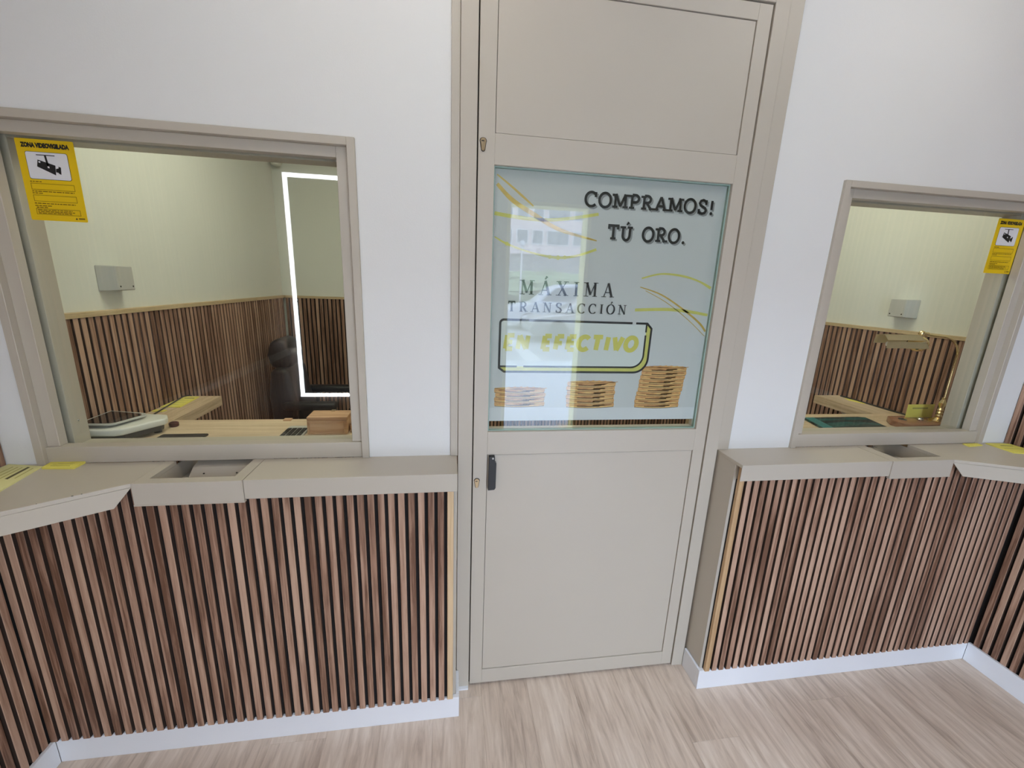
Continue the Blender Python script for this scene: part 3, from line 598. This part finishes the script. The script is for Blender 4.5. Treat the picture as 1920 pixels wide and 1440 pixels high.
B().box(XI1 - 0.004, XI1 + 0.022, YB, YBK + 0.02, HR, HR + 0.018).build('wainscot_cap', 'cap', woR, bevel=0.001, seg=1)
B().box(XI0 + 0.004, XI1 - 0.004, YBK - 0.004, YBK + 0.022, HL, HL + 0.018).build('wainscot_cap', 'cap', woB, bevel=0.001, seg=1)
ZD = 0.990
def desk(x0, x1, lab):
    t = thing('desk', ((x0 + x1) / 2, 0.24, 0), lab, 'desk')
    B().box(x0, x1, 0.262, 0.525, ZD - 0.045, ZD).build('desktop', 'desk', t, bevel=0.001, seg=1)
    for x in (x0 + 0.03, x1 - 0.07): B().box(x, x + 0.04, 0.28, 0.50, 0, ZD - 0.045).build('leg', 'desk_y', t, bevel=0.001, seg=1)
desk(-1.317, -0.10, 'oak desktop running along behind the left window'); desk(1.03, 2.217, 'oak desktop running along behind the right window')
def shelf(x0, x1, y1, lab):
    t = thing('side_shelf', ((x0 + x1) / 2, 0.7, ZD - 0.045), lab, 'shelf')
    B().box(x0, x1, 0.5255, y1, ZD - 0.045, ZD).build('shelf_board', 'desk_y', t, bevel=0.001, seg=1)
    for y in (0.62, y1 - 0.12): B().prism([(x0 + 0.01 if x0 < 0 else x1 - 0.01, ZD - 0.046), (x0 + 0.09 if x0 < 0 else x1 - 0.09, ZD - 0.046), (x0 + 0.01 if x0 < 0 else x1 - 0.01, ZD - 0.13)], y, y + 0.02, 'y').build('bracket', 'steel', t)
shelf(XI0 + 0.001, -1.165, 0.885, 'narrow oak shelf on the slatted wall seen through the left window')
shelf(2.060, XI1 - 0.001, 0.880, 'narrow oak shelf on the slatted wall seen through the right window')
# weighing scale
t = thing('weighing_scale', (-1.22, 0.36, ZD), 'pale grey weighing scale with a dark glass platter behind the left window', 'scale')
body = [(-1.312, 0.268), (-1.186, 0.264), (-1.166, 0.274), (-1.100, 0.382), (-1.104, 0.402), (-1.122, 0.432), (-1.312, 0.470)]
def shrink(pts, d):
    c = Vector((sum(p[0] for p in pts) / len(pts), sum(p[1] for p in pts) / len(pts))); return [tuple(Vector(p) + (c - Vector(p)).normalized() * d) for p in pts]
B().prism(body, ZD + 0.030, ZD + 0.054).build('housing', 'white_plastic', t, bevel=0.006, smooth=True, seg=3)
B().prism(shrink(body, 0.014), ZD + 0.010, ZD + 0.0305).build('lower_housing', 'dark_plastic', t, bevel=0.003)
for q in ((-1.29, 0.30), (-1.20, 0.295), (-1.135, 0.39), (-1.29, 0.44)): B().lathe([(0.012, 0), (0.012, 0.0105)], (q[0], q[1], ZD), 12).build('foot', 'black', t)
plate = [(-1.312, 0.286), (-1.212, 0.279), (-1.194, 0.290), (-1.160, 0.385), (-1.176, 0.408), (-1.312, 0.440)]
B().prism(shrink(plate, 0.030), ZD + 0.0535, ZD + 0.062).build('platter_support', 'dark_plastic', t)
B().prism(plate, ZD + 0.062, ZD + 0.068).build('platter_rim', 'grey_plastic', t, bevel=0.002)
B().prism(shrink(plate, 0.013), ZD + 0.0675, ZD + 0.0690).build('platter_glass', 'black_glass', t)
B().lathe([(0.014, 0), (0.016, 0.004), (0.016, 0.014), (0.010, 0.018)], (-1.118, 0.452, ZD), 16).build('round_tin', 'maroon', None, smooth=True)
tag(bpy.data.objects['round_tin'], 'small round maroon tin beside the weighing scale', 'tin')
sheet([(-1.3165, 0.700), (-1.236, 0.697), (-1.250, 0.866), (-1.3165, 0.868)], ZD, 0.003, 'yellow_paper', 'note', 'yellow paper sheet on the left side shelf', 'paper', [(.8, .3, .9, .05), (.6, .2, .8, .02), (.4, .2, .85, .02), (.2, .2, .7, .02)], 'ink_soft')
sheet([(-1.312, 0.640), (-1.268, 0.632), (-1.262, 0.655), (-1.312, 0.664)], ZD, 0.003, 'yellow_paper', 'note', 'small yellow slip on the side shelf next to the weighing scale', 'paper')
c_ = B().tube([(-1.262, 0.475, ZD + 0.030), (-1.262, 0.530, ZD + 0.006), (-1.272, 0.60, ZD + 0.006), (-1.285, 0.70, ZD + 0.008), (-1.300, 0.79, ZD + 0.008), (-1.311, 0.852, ZD + 0.007), (-1.304, 0.875, ZD + 0.005), (-1.290, 0.878, ZD + 0.004)], 0.0025, 8).build('power_cord', 'black', None, smooth=True)
tag(c_, 'thin black cord crossing the yellow sheet on the left side shelf', 'cord')
o = B().prism(rrect(-1.095, -0.945, 0.300, 0.352, 0, dict(tr=.006, tl=.006, bl=.006, br=.006), 4), ZD, ZD + 0.006).build('tablet_tray', 'black', None, bevel=0.001, seg=1)
tag(o, 'flat black tray on the desk right of the weighing scale', 'tray')
# calculator
t = thing('calculator', (-0.64, 0.36, ZD), 'calculator with black keys beside the wooden box', 'calculator')
B().prism([(-0.690, 0.290), (-0.612, 0.290), (-0.612, 0.412), (-0.690, 0.412)], ZD, ZD + 0.010).build('case', 'grey_plastic', t, bevel=0.003)
for i in range(4):
    for j in range(5): B().box(-0.686 + i * 0.0185, -0.671 + i * 0.0185, 0.294 + j * 0.0175, 0.3085 + j * 0.0175, ZD + 0.0095, ZD + 0.0135).build('key', 'black', t, bevel=0.001, seg=1)
B().box(-0.684, -0.618, 0.386, 0.408, ZD + 0.0095, ZD + 0.0115).build('display', 'grey_plastic', t)
# wooden box
t = thing('wooden_box', (-0.53, 0.39, ZD), 'small light wooden box with a brass latch behind the left window', 'box')
bx0, bx1, by0, by1 = -0.604, -0.462, 0.345, 0.430
B().box(bx0, bx1, by0, by1, ZD, ZD + 0.052).build('body', 'boxwood', t, bevel=0.001, seg=1)
B().box(bx0 - 0.001, bx1 + 0.001, by0 - 0.001, by1 + 0.001, ZD + 0.0525, ZD + 0.066).build('lid', 'boxwood', t, bevel=0.001, seg=1)
b = B().box(bx0, bx0 + 0.007, by0 - 0.004, by0, ZD, ZD + 0.052).box(bx1 - 0.012, bx1, by0 - 0.004, by0, ZD, ZD + 0.052).box(bx0 + 0.007, bx1 - 0.012, by0 - 0.004, by0, ZD + 0.044, ZD + 0.052).box(bx0 + 0.007, bx1 - 0.012, by0 - 0.004, by0, ZD, ZD + 0.006)
b.build('front_frame', 'boxwood', t, bevel=0.0006, seg=1)
la = B().box(-0.538, -0.522, by1 - 0.012, by1 + 0.003, ZD + 0.066, ZD + 0.0685).build('latch', 'lock', t, bevel=0.0006, seg=1)
B().box(-0.535, -0.525, by1 + 0.001, by1 + 0.004, ZD + 0.045, ZD + 0.068).build('hasp', 'lock', la)
o = B().box(-0.748, -0.718, 0.500, 0.522, ZD, ZD + 0.006).build('wood_chip', 'boxwood', None, bevel=0.001, seg=1); tag(o, 'small flat wooden block at the rear desk edge near the calculator', 'block')
o = B().box(-0.455, -0.44, 0.36, 0.41, ZD, ZD + 0.028).build('wood_block', 'boxwood', None, bevel=0.001, seg=1); tag(o, 'narrow wooden block hidden behind the wooden box beside the frame', 'block')
# office chair, facing right
t = thing('office_chair', (-0.98, 1.62, 0), 'black leather office chair by the slatted wall behind the left window', 'chair')
def cushion(pts, y0, y1, bev): return B().prism(pts, y0, y1, 'y'), bev
b = B().prism([(-1.215, 0.52), (-1.02, 0.52), (-1.03, 0.62), (-1.075, 0.80), (-1.10, 0.98), (-1.14, 0.985), (-1.21, 0.98), (-1.235, 0.80)], 1.54, 1.88, 'y'); b.build('backrest', 'leather', t, bevel=0.035, smooth=True, seg=4)
b = B().prism([(-1.225, 0.975), (-1.11, 0.975), (-1.095, 1.06), (-1.12, 1.15), (-1.17, 1.172), (-1.225, 1.14), (-1.245, 1.06)], 1.60, 1.82, 'y'); b.build('headrest', 'leather', t, bevel=0.035, smooth=True, seg=4)
b = B().box(-1.12, -0.66, 1.50, 1.91, 0.46, 0.585); b.build('seat', 'leather', t, bevel=0.04, smooth=True, seg=4)
for y in (1.48, 1.93):
    a = B().box(-1.12, -0.80, y - 0.035, y + 0.035, 0.735, 0.785).build('armrest', 'leather', t, bevel=0.018, smooth=True, seg=3)
    B().tube([(-1.05, y, 0.74), (-1.06, y, 0.62), (-1.0, y, 0.52), (-0.86, y, 0.52), (-0.81, y, 0.62), (-0.82, y, 0.74)], 0.017, 8).build('arm_support', 'black', a, smooth=True)
B().lathe([(0.03, 0.10), (0.03, 0.30), (0.022, 0.30), (0.022, 0.465)], (-0.90, 1.63, 0), 14).build('gas_column', 'steel', t, smooth=True)
for k in range(5):
    a = k * 2 * PI / 5 + 0.3; e = (-0.90 + 0.30 * math.cos(a), 1.63 + 0.30 * math.sin(a))
    lg = B().tube([(-0.90, 1.63, 0.115), (e[0], e[1], 0.075)], [0.03, 0.02], 8).build('base_leg', 'black', t, smooth=True)
    B().ball((e[0], e[1], 0.032), (0.03, 0.03, 0.031), 10, 8).build('castor', 'black', lg, smooth=True)
# junction boxes
def jbox(x, s, y0, y1, z0, z1, lab):
    t = thing('junction_box', (x, (y0 + y1) / 2, z0), lab, 'box'); xa = x
    d = 0.046
    def X(v): return xa + s * v
    b = B(); q0 = [(y0 - 0.010, z0 - 0.004), (y1, z0 - 0.004), (y1, z1), (y0 - 0.010, z1)]; q1 = [(y0, z0), (y1, z0), (y1, z1), (y0, z1)]
    lo = [b.bm.verts.new((X(0), p[0], p[1])) for p in q0]; hi = [b.bm.verts.new((X(d), p[0] + (0.022 if i in (0, 3) else 0), p[1])) for i, p in enumerate(q1)]
    b.bm.faces.new(lo); b.bm.faces.new(hi)
    for i in range(4): b.bm.faces.new((lo[i], lo[(i + 1) % 4], hi[(i + 1) % 4], hi[i]))
    b.build('case', 'grey_plastic', t, bevel=0.003, seg=2)
    for y in (y0 + 0.032, y1 - 0.010): B().ball((X(d), y, z0 + 0.014), (0.0015, 0.0035, 0.0035), 8, 6).build('screw', 'sign_black', t, smooth=True)
jbox(XI0 - 0.0215, 1, 0.540, 0.645, 1.487, 1.575, 'grey junction box on the wall seen through the left window')
jbox(XI1 + 0.0215, -1, 0.590, 0.690, 1.474, 1.562, 'grey junction box on the wall seen through the right window')
o = B(); o.lathe([(0.012, -0.048), (0.030, -0.040), (0.038, -0.022), (0.040, 0.0), (0.040, 0.045), (0.034, 0.055), (0.012, 0.058)], (-1.290, 2.180, 2.35), 20); o = o.build('motion_sensor', 'white_plastic', None, smooth=True)
tag(o, 'white rounded motion sensor high in the office corner', 'sensor')
# right desk: brass lamp on a wooden base, mat, card, notes
t = thing('desk_lamp', (2.06, 0.33, ZD), 'brass desk lamp with a ridged shade on a wooden base behind the right window', 'lamp')
YL = 0.315
bp_ = [(1.955, 0.300), (1.975, 0.268), (2.190, 0.268), (2.207, 0.285), (2.207, 0.385), (2.190, 0.402), (1.99, 0.402), (1.955, 0.355)]
bo = B().prism(bp_, ZD, ZD + 0.030).build('wooden_base', 'base_wood', t, bevel=0.005, smooth=True, seg=3)
B().lathe([(0.016, 0), (0.015, 0.003), (0.008, 0.004)], (2.005, 0.345, ZD + 0.030), 16).build('inkwell', 'black', bo, smooth=True)
B().lathe([(0.011, 0), (0.013, 0.006), (0.009, 0.010), (0.011, 0.013), (0.004, 0.014)], (2.085, 0.332, ZD + 0.030), 16).build('knob', 'steel', bo, smooth=True)
XS = 2.160
B().lathe([(0.034, 0), (0.034, 0.004), (0.022, 0.010), (0.012, 0.018), (0.014, 0.026), (0.010, 0.034), (0.013, 0.040), (0.010, 0.048), (0.013, 0.054), (0.009, 0.064), (0.014, 0.078), (0.016, 0.088), (0.010, 0.100), (0.007, 0.106), (0.010, 0.110), (0.005, 0.114)], (XS, YL, ZD + 0.030), 20).build('turned_foot', 'brass', t, smooth=True)
st = [(XS, YL, ZD + 0.14), (XS, YL, 1.25), (XS - 0.001, YL, 1.33)]
for k in range(1, 11):
    a = k / 10 * PI * 0.50; st.append((XS - 0.115 + 0.114 * math.cos(a), YL, 1.33 + 0.082 * math.sin(a)))
st += [(XS - 0.16, YL, 1.4155), (XS - 0.205, YL, 1.4205)]
B().tube(st, 0.0048, 10).build('stem', 'brass', t, smooth=True)
B().ball((1.943, YL, 1.4235), (0.013, 0.012, 0.012)).build('swivel_joint', 'brass', t, smooth=True)
B().tube([(1.956, YL, 1.4225), (1.972, YL, 1.4195)], [0.006, 0.010], 12).build('thumb_screw', 'brass', t, smooth=True)
# shade: half-cylinder with flat facets, closed by a round end on the right
def shade(t):
    # ridged shade: four long flat strips with slanting left ends, closed by a dome on the right
    ring = [(YL + 0.052, 1.372, 0.02), (YL + 0.030, 1.412, 0.0), (YL - 0.004, 1.418, 0.0), (YL - 0.034, 1.397, -0.012), (YL - 0.050, 1.366, -0.032)]
    s = None
    for k, ((ya, za, da), (yb, zb_, db)) in enumerate(zip(ring, ring[1:])):
        b = B(); v = [b.bm.verts.new(p) for p in ((1.752 + da, ya, za - .001 * k - (.005 if k == 3 else 0)), (1.935, ya, za - .001 * k - (.005 if k == 3 else 0)), (1.935, yb, zb_ - .001 * k), (1.752 + db, yb, zb_ - .001 * k))]; b.bm.faces.new(v)
        bmesh.ops.solidify(b.bm, geom=b.bm.faces[:], thickness=.0016)
        o = b.build('shade' if s is None else 'shade_strip', 'brass_reflect', s or t); s = s or o
    B().ball((1.938, YL, 1.378), (0.026, 0.040, 0.034), 18, 12).build('shade_end', 'brass', s, smooth=True)
    B().tube([(1.79, YL + .004, 1.374), (1.925, YL + .004, 1.374)], 0.011, 12).build('bulb', 'white_plastic', s, smooth=True)
shade(t)
t = thing('desk_mat', (1.73, 0.38, ZD), 'dark teal marbled folder lying on the right desk', 'folder')
B().prism([(1.548, 0.300), (1.880, 0.300), (1.918, 0.440), (1.885, 0.452), (1.585, 0.448)], ZD, ZD + 0.010).build('cover', 'green_cover', t, bevel=0.002)
B().prism([(1.549, 0.302), (1.600, 0.302), (1.636, 0.446), (1.586, 0.446)], ZD + 0.0098, ZD + 0.0108).build('spine_band', 'green_edge', t)
t = thing('card', (2.12, 0.372, ZD + 0.03), 'yellow card standing upright on the wooden lamp base', 'card')
b = B().box(2.052, 2.200, 0.372, 0.3732, ZD + 0.0302, ZD + 0.094); b.build('card_sheet', 'yellow_paper', t)
B().box(2.080, 2.165, 0.3713, 0.3719, ZD + 0.072, ZD + 0.079).build('printed_line', 'ink_soft', t)
sheet([(2.170, 0.765), (2.198, 0.690), (2.2185, 0.715), (2.195, 0.815)], ZD, 0.002, 'yellow_paper', 'note', 'narrow yellow note on the right side shelf', 'paper')
o = B().tube([(2.206, 0.850, ZD + 0.004), (2.210, 0.75, ZD + 0.004), (2.209, 0.62, ZD + 0.004), (2.211, 0.50, ZD + 0.004), (2.205, 0.43, ZD + 0.004)], 0.004, 8).build('power_cord', 'black', None, smooth=True)
tag(o, 'black cord lying along the wall on the right side shelf', 'cord')
# office ceiling lights
def ceiling_light(x, y, z, w, l, m, lab):
    t = thing('ceiling_light', (x, y, z), lab, 'ceiling light', None)
    B().box(x - w / 2 - .012, x - w / 2, y - l / 2 - .012, y + l / 2 + .012, z - 0.012, z).box(x + w / 2, x + w / 2 + .012, y - l / 2 - .012, y + l / 2 + .012, z - 0.012, z).box(x - w / 2, x + w / 2, y - l / 2 - .012, y - l / 2, z - 0.012, z).box(x - w / 2, x + w / 2, y + l / 2, y + l / 2 + .012, z - 0.012, z).build('light_frame', 'white_plastic', t)
    B().box(x - w / 2, x + w / 2, y - l / 2, y + l / 2, z - 0.010, z - 0.002).build('diffuser', m, t)
ceiling_light(-0.60, 0.80, 2.62, 0.6, 0.6, 'panel_office', 'square ceiling light panel over the left half of the office')
ceiling_light(1.50, 0.80, 2.62, 0.6, 0.6, 'panel_office', 'square ceiling light panel over the right half of the office')
# ------------------------------------------------------------------ shop room behind the camera
struct(B().box(-1.6, 2.5, -2.4, YB, ZC, 2.95).build('ceiling', 'ceiling'))
ceiling_light(-0.15, -0.55, ZC, 0.6, 0.6, 'panel_light', 'square ceiling light panel over the left side of the shop')
ceiling_light(1.42, -0.60, ZC, 0.6, 0.6, 'panel_light', 'square ceiling light panel over the right side of the shop')
DX0, DX1, DZ = 0.39, 1.12, 2.24
ws = struct(B().box(-1.6, 0.10, -2.35, -2.03, 0, ZC).box(0.10, DX0, -2.35, -2.20, 0, ZC).box(DX1, 2.5, -2.35, -2.20, 0, ZC).box(DX0, DX1, -2.35, -2.20, DZ, ZC).build('wall_storefront', 'storefront'))
struct(B().box(DX0, DX0 + 0.03, -2.35, -2.19, 0, DZ).box(DX1 - 0.03, DX1, -2.35, -2.19, 0, DZ).box(DX0, DX1, -2.35, -2.19, DZ - 0.03, DZ).build('trim_2', 'pale_paper'))
t = thing('display_frame', (-0.80, -2.02, 0.5), 'window display board outlined by a white LED strip', 'light frame')
LX0, LX1, LZ0, LZ1, LW = -1.315, -0.20, 0.580, 2.303, 0.026
B().box(LX0 + LW, LX1 - LW, -2.029, -2.016, LZ0 + LW, LZ1 - LW).build('board', 'board', t)
for x0, x1, z0, z1 in ((LX0, LX0 + LW, LZ0, LZ1), (LX1 - LW, LX1, LZ0, LZ1), (LX0 + LW, LX1 - LW, LZ0, LZ0 + LW), (LX0 + LW, LX1 - LW, LZ1 - LW, LZ1)): B().box(x0, x1, -2.029, -2.010, z0, z1).build('led_strip', 'led', t)
# ------------------------------------------------------------------ street outside, seen mirrored in the door glass
struct(B().box(-30, 40, -7.0, -2.35, -0.12, -0.004).build('pavement', 'paving'))
struct(B().box(-30, 40, -24, -7.0, -0.25, -0.10).build('road', 'asphalt'))
struct(B().box(-30, 40, -45, -24.0, -0.12, -0.01).build('ground_far', 'paving'))
o = B().prism([(1.55, -6.1), (1.95, -6.1), (1.95, -11.0), (1.6, -11.0)], -0.099, -0.094).build('road_marking', 'road_paint'); struct(o)
def car(nm, x, y, L_, hgt, m, lab):
    t = thing(nm, (x + L_ / 2, y, -0.10), lab, 'car'); z = -0.10; k = hgt / 1.6
    def P(u, v): return (x + u * L_, z + v * k)
    body = [P(0.0, .35), P(.005, .62), P(.04, .80), P(.22, .92), P(.30, .98), P(.99, .98), P(1.0, .45), P(.98, .25), P(.03, .22)]
    B().prism(body, y - 0.87, y + 0.87, 'y').build('body', m, t, bevel=0.06, smooth=True, seg=3)
    top = [P(.25, .96), P(.40, 1.46), P(.46, 1.55), P(.60, 1.6), P(.85, 1.56), P(.93, 1.40), P(.985, .97)]
    B().prism(top, y - 0.70, y + 0.70, 'y').build('cabin', m, t, bevel=0.05, smooth=True, seg=3)
    for s in (-1, 1):
        w = B().prism([P(.30, 1.0), P(.42, 1.44), P(.60, 1.50), P(.60, 1.0)], y + s * 0.695, y + s * 0.705, 'y').build('side_window', 'pane', t)
        B().prism([P(.62, 1.0), P(.62, 1.50), P(.84, 1.47), P(.92, 1.0)], y + s * 0.695, y + s * 0.705, 'y').build('side_window', 'pane', t)
        B().ball((*[P(.02, .68)[0]], y + s * 0.62, P(0, .70)[1]), (0.10, 0.18, 0.07)).build('headlight', 'sign_white', t, smooth=True)
        for u in (.19, .80): B().tube([(P(u, 0)[0], y + s * 0.88, z + .33), (P(u, 0)[0], y + s * 0.66, z + .33)], 0.33, 18).build('wheel', 'tyre', t, smooth=True)
    B().prism([P(.262, .99), P(.40, 1.44), P(.408, 1.44), P(.272, .99)], y - 0.62, y + 0.62, 'y').build('windscreen', 'pane', t)
car('parked_car', 1.9, -14.4, 4.4, 1.72, 'car_white', 'white car parked across the street, mirrored in the door glass')
car('parked_car', 2.2, -11.2, 4.3, 1.42, 'car_grey', 'dark grey car in front of the white one, mirrored in the door glass')
b = B(); bmesh.ops.create_grid(b.bm, x_segments=60, y_segments=14, size=1)
for v in b.bm.verts: x_, y_ = v.co.x, v.co.y; v.co = Vector((8 + x_ * 12, -21.0 + math.cos(y_ * PI / 2) * 0.9 + 0.35 * mnoise.noise((x_ * 9, y_ * 4, 1)), 1.1 + y_ * 1.15 + 0.35 * mnoise.noise((x_ * 11, 2, y_ * 3))))
o = b.build('hedge', 'leaf', None); tag(o, 'leafy hedge across the street, mirrored in the door glass', 'hedge', kind='stuff')
t = thing('street_building', (12, -45, 0), 'pinkish apartment building across the street, mirrored in the door glass', 'building')
B().box(-20, 45, -50, -45, 4.75, 12.5).build('wall', 'facade', t); B().box(-20, 45, -50, -45.3, -0.1, 4.75).build('ground_floor', 'facade_grey', t)
def s2x(px): return -0.076 + 45.9 * (0.1538 + 0.00124 * (px - 974))
for z0, z1 in ((8.5, 9.95), (5.9, 7.2)):
    for base in (0, 10.6, -10.6):
        for p0, p1 in ((948, 963), (974, 993), (1004, 1022), (1033, 1073), (1084, 1099)):
            w = B().box(s2x(p0) + base - .12, s2x(p1) + base + .12, -45.0, -44.93, z0 - .12, z1 + .12).build('window_frame', 'sign_white', t)
            B().box(s2x(p0) + base, s2x(p1) + base, -45.0, -44.90, z0, z1).build('pane', 'pane', w)
t = thing('lamp_post', (2.85, -19, 0), 'thin street lamp post mirrored in the door glass', 'lamp post')
B().tube([(3.2, -18.5, -0.1), (3.2, -18.5, 3.3)], 0.05, 10).build('pole', 'steel', t, smooth=True)
B().ball((3.2, -18.5, 3.4), 0.14).build('globe', 'sign_white', t, smooth=True)
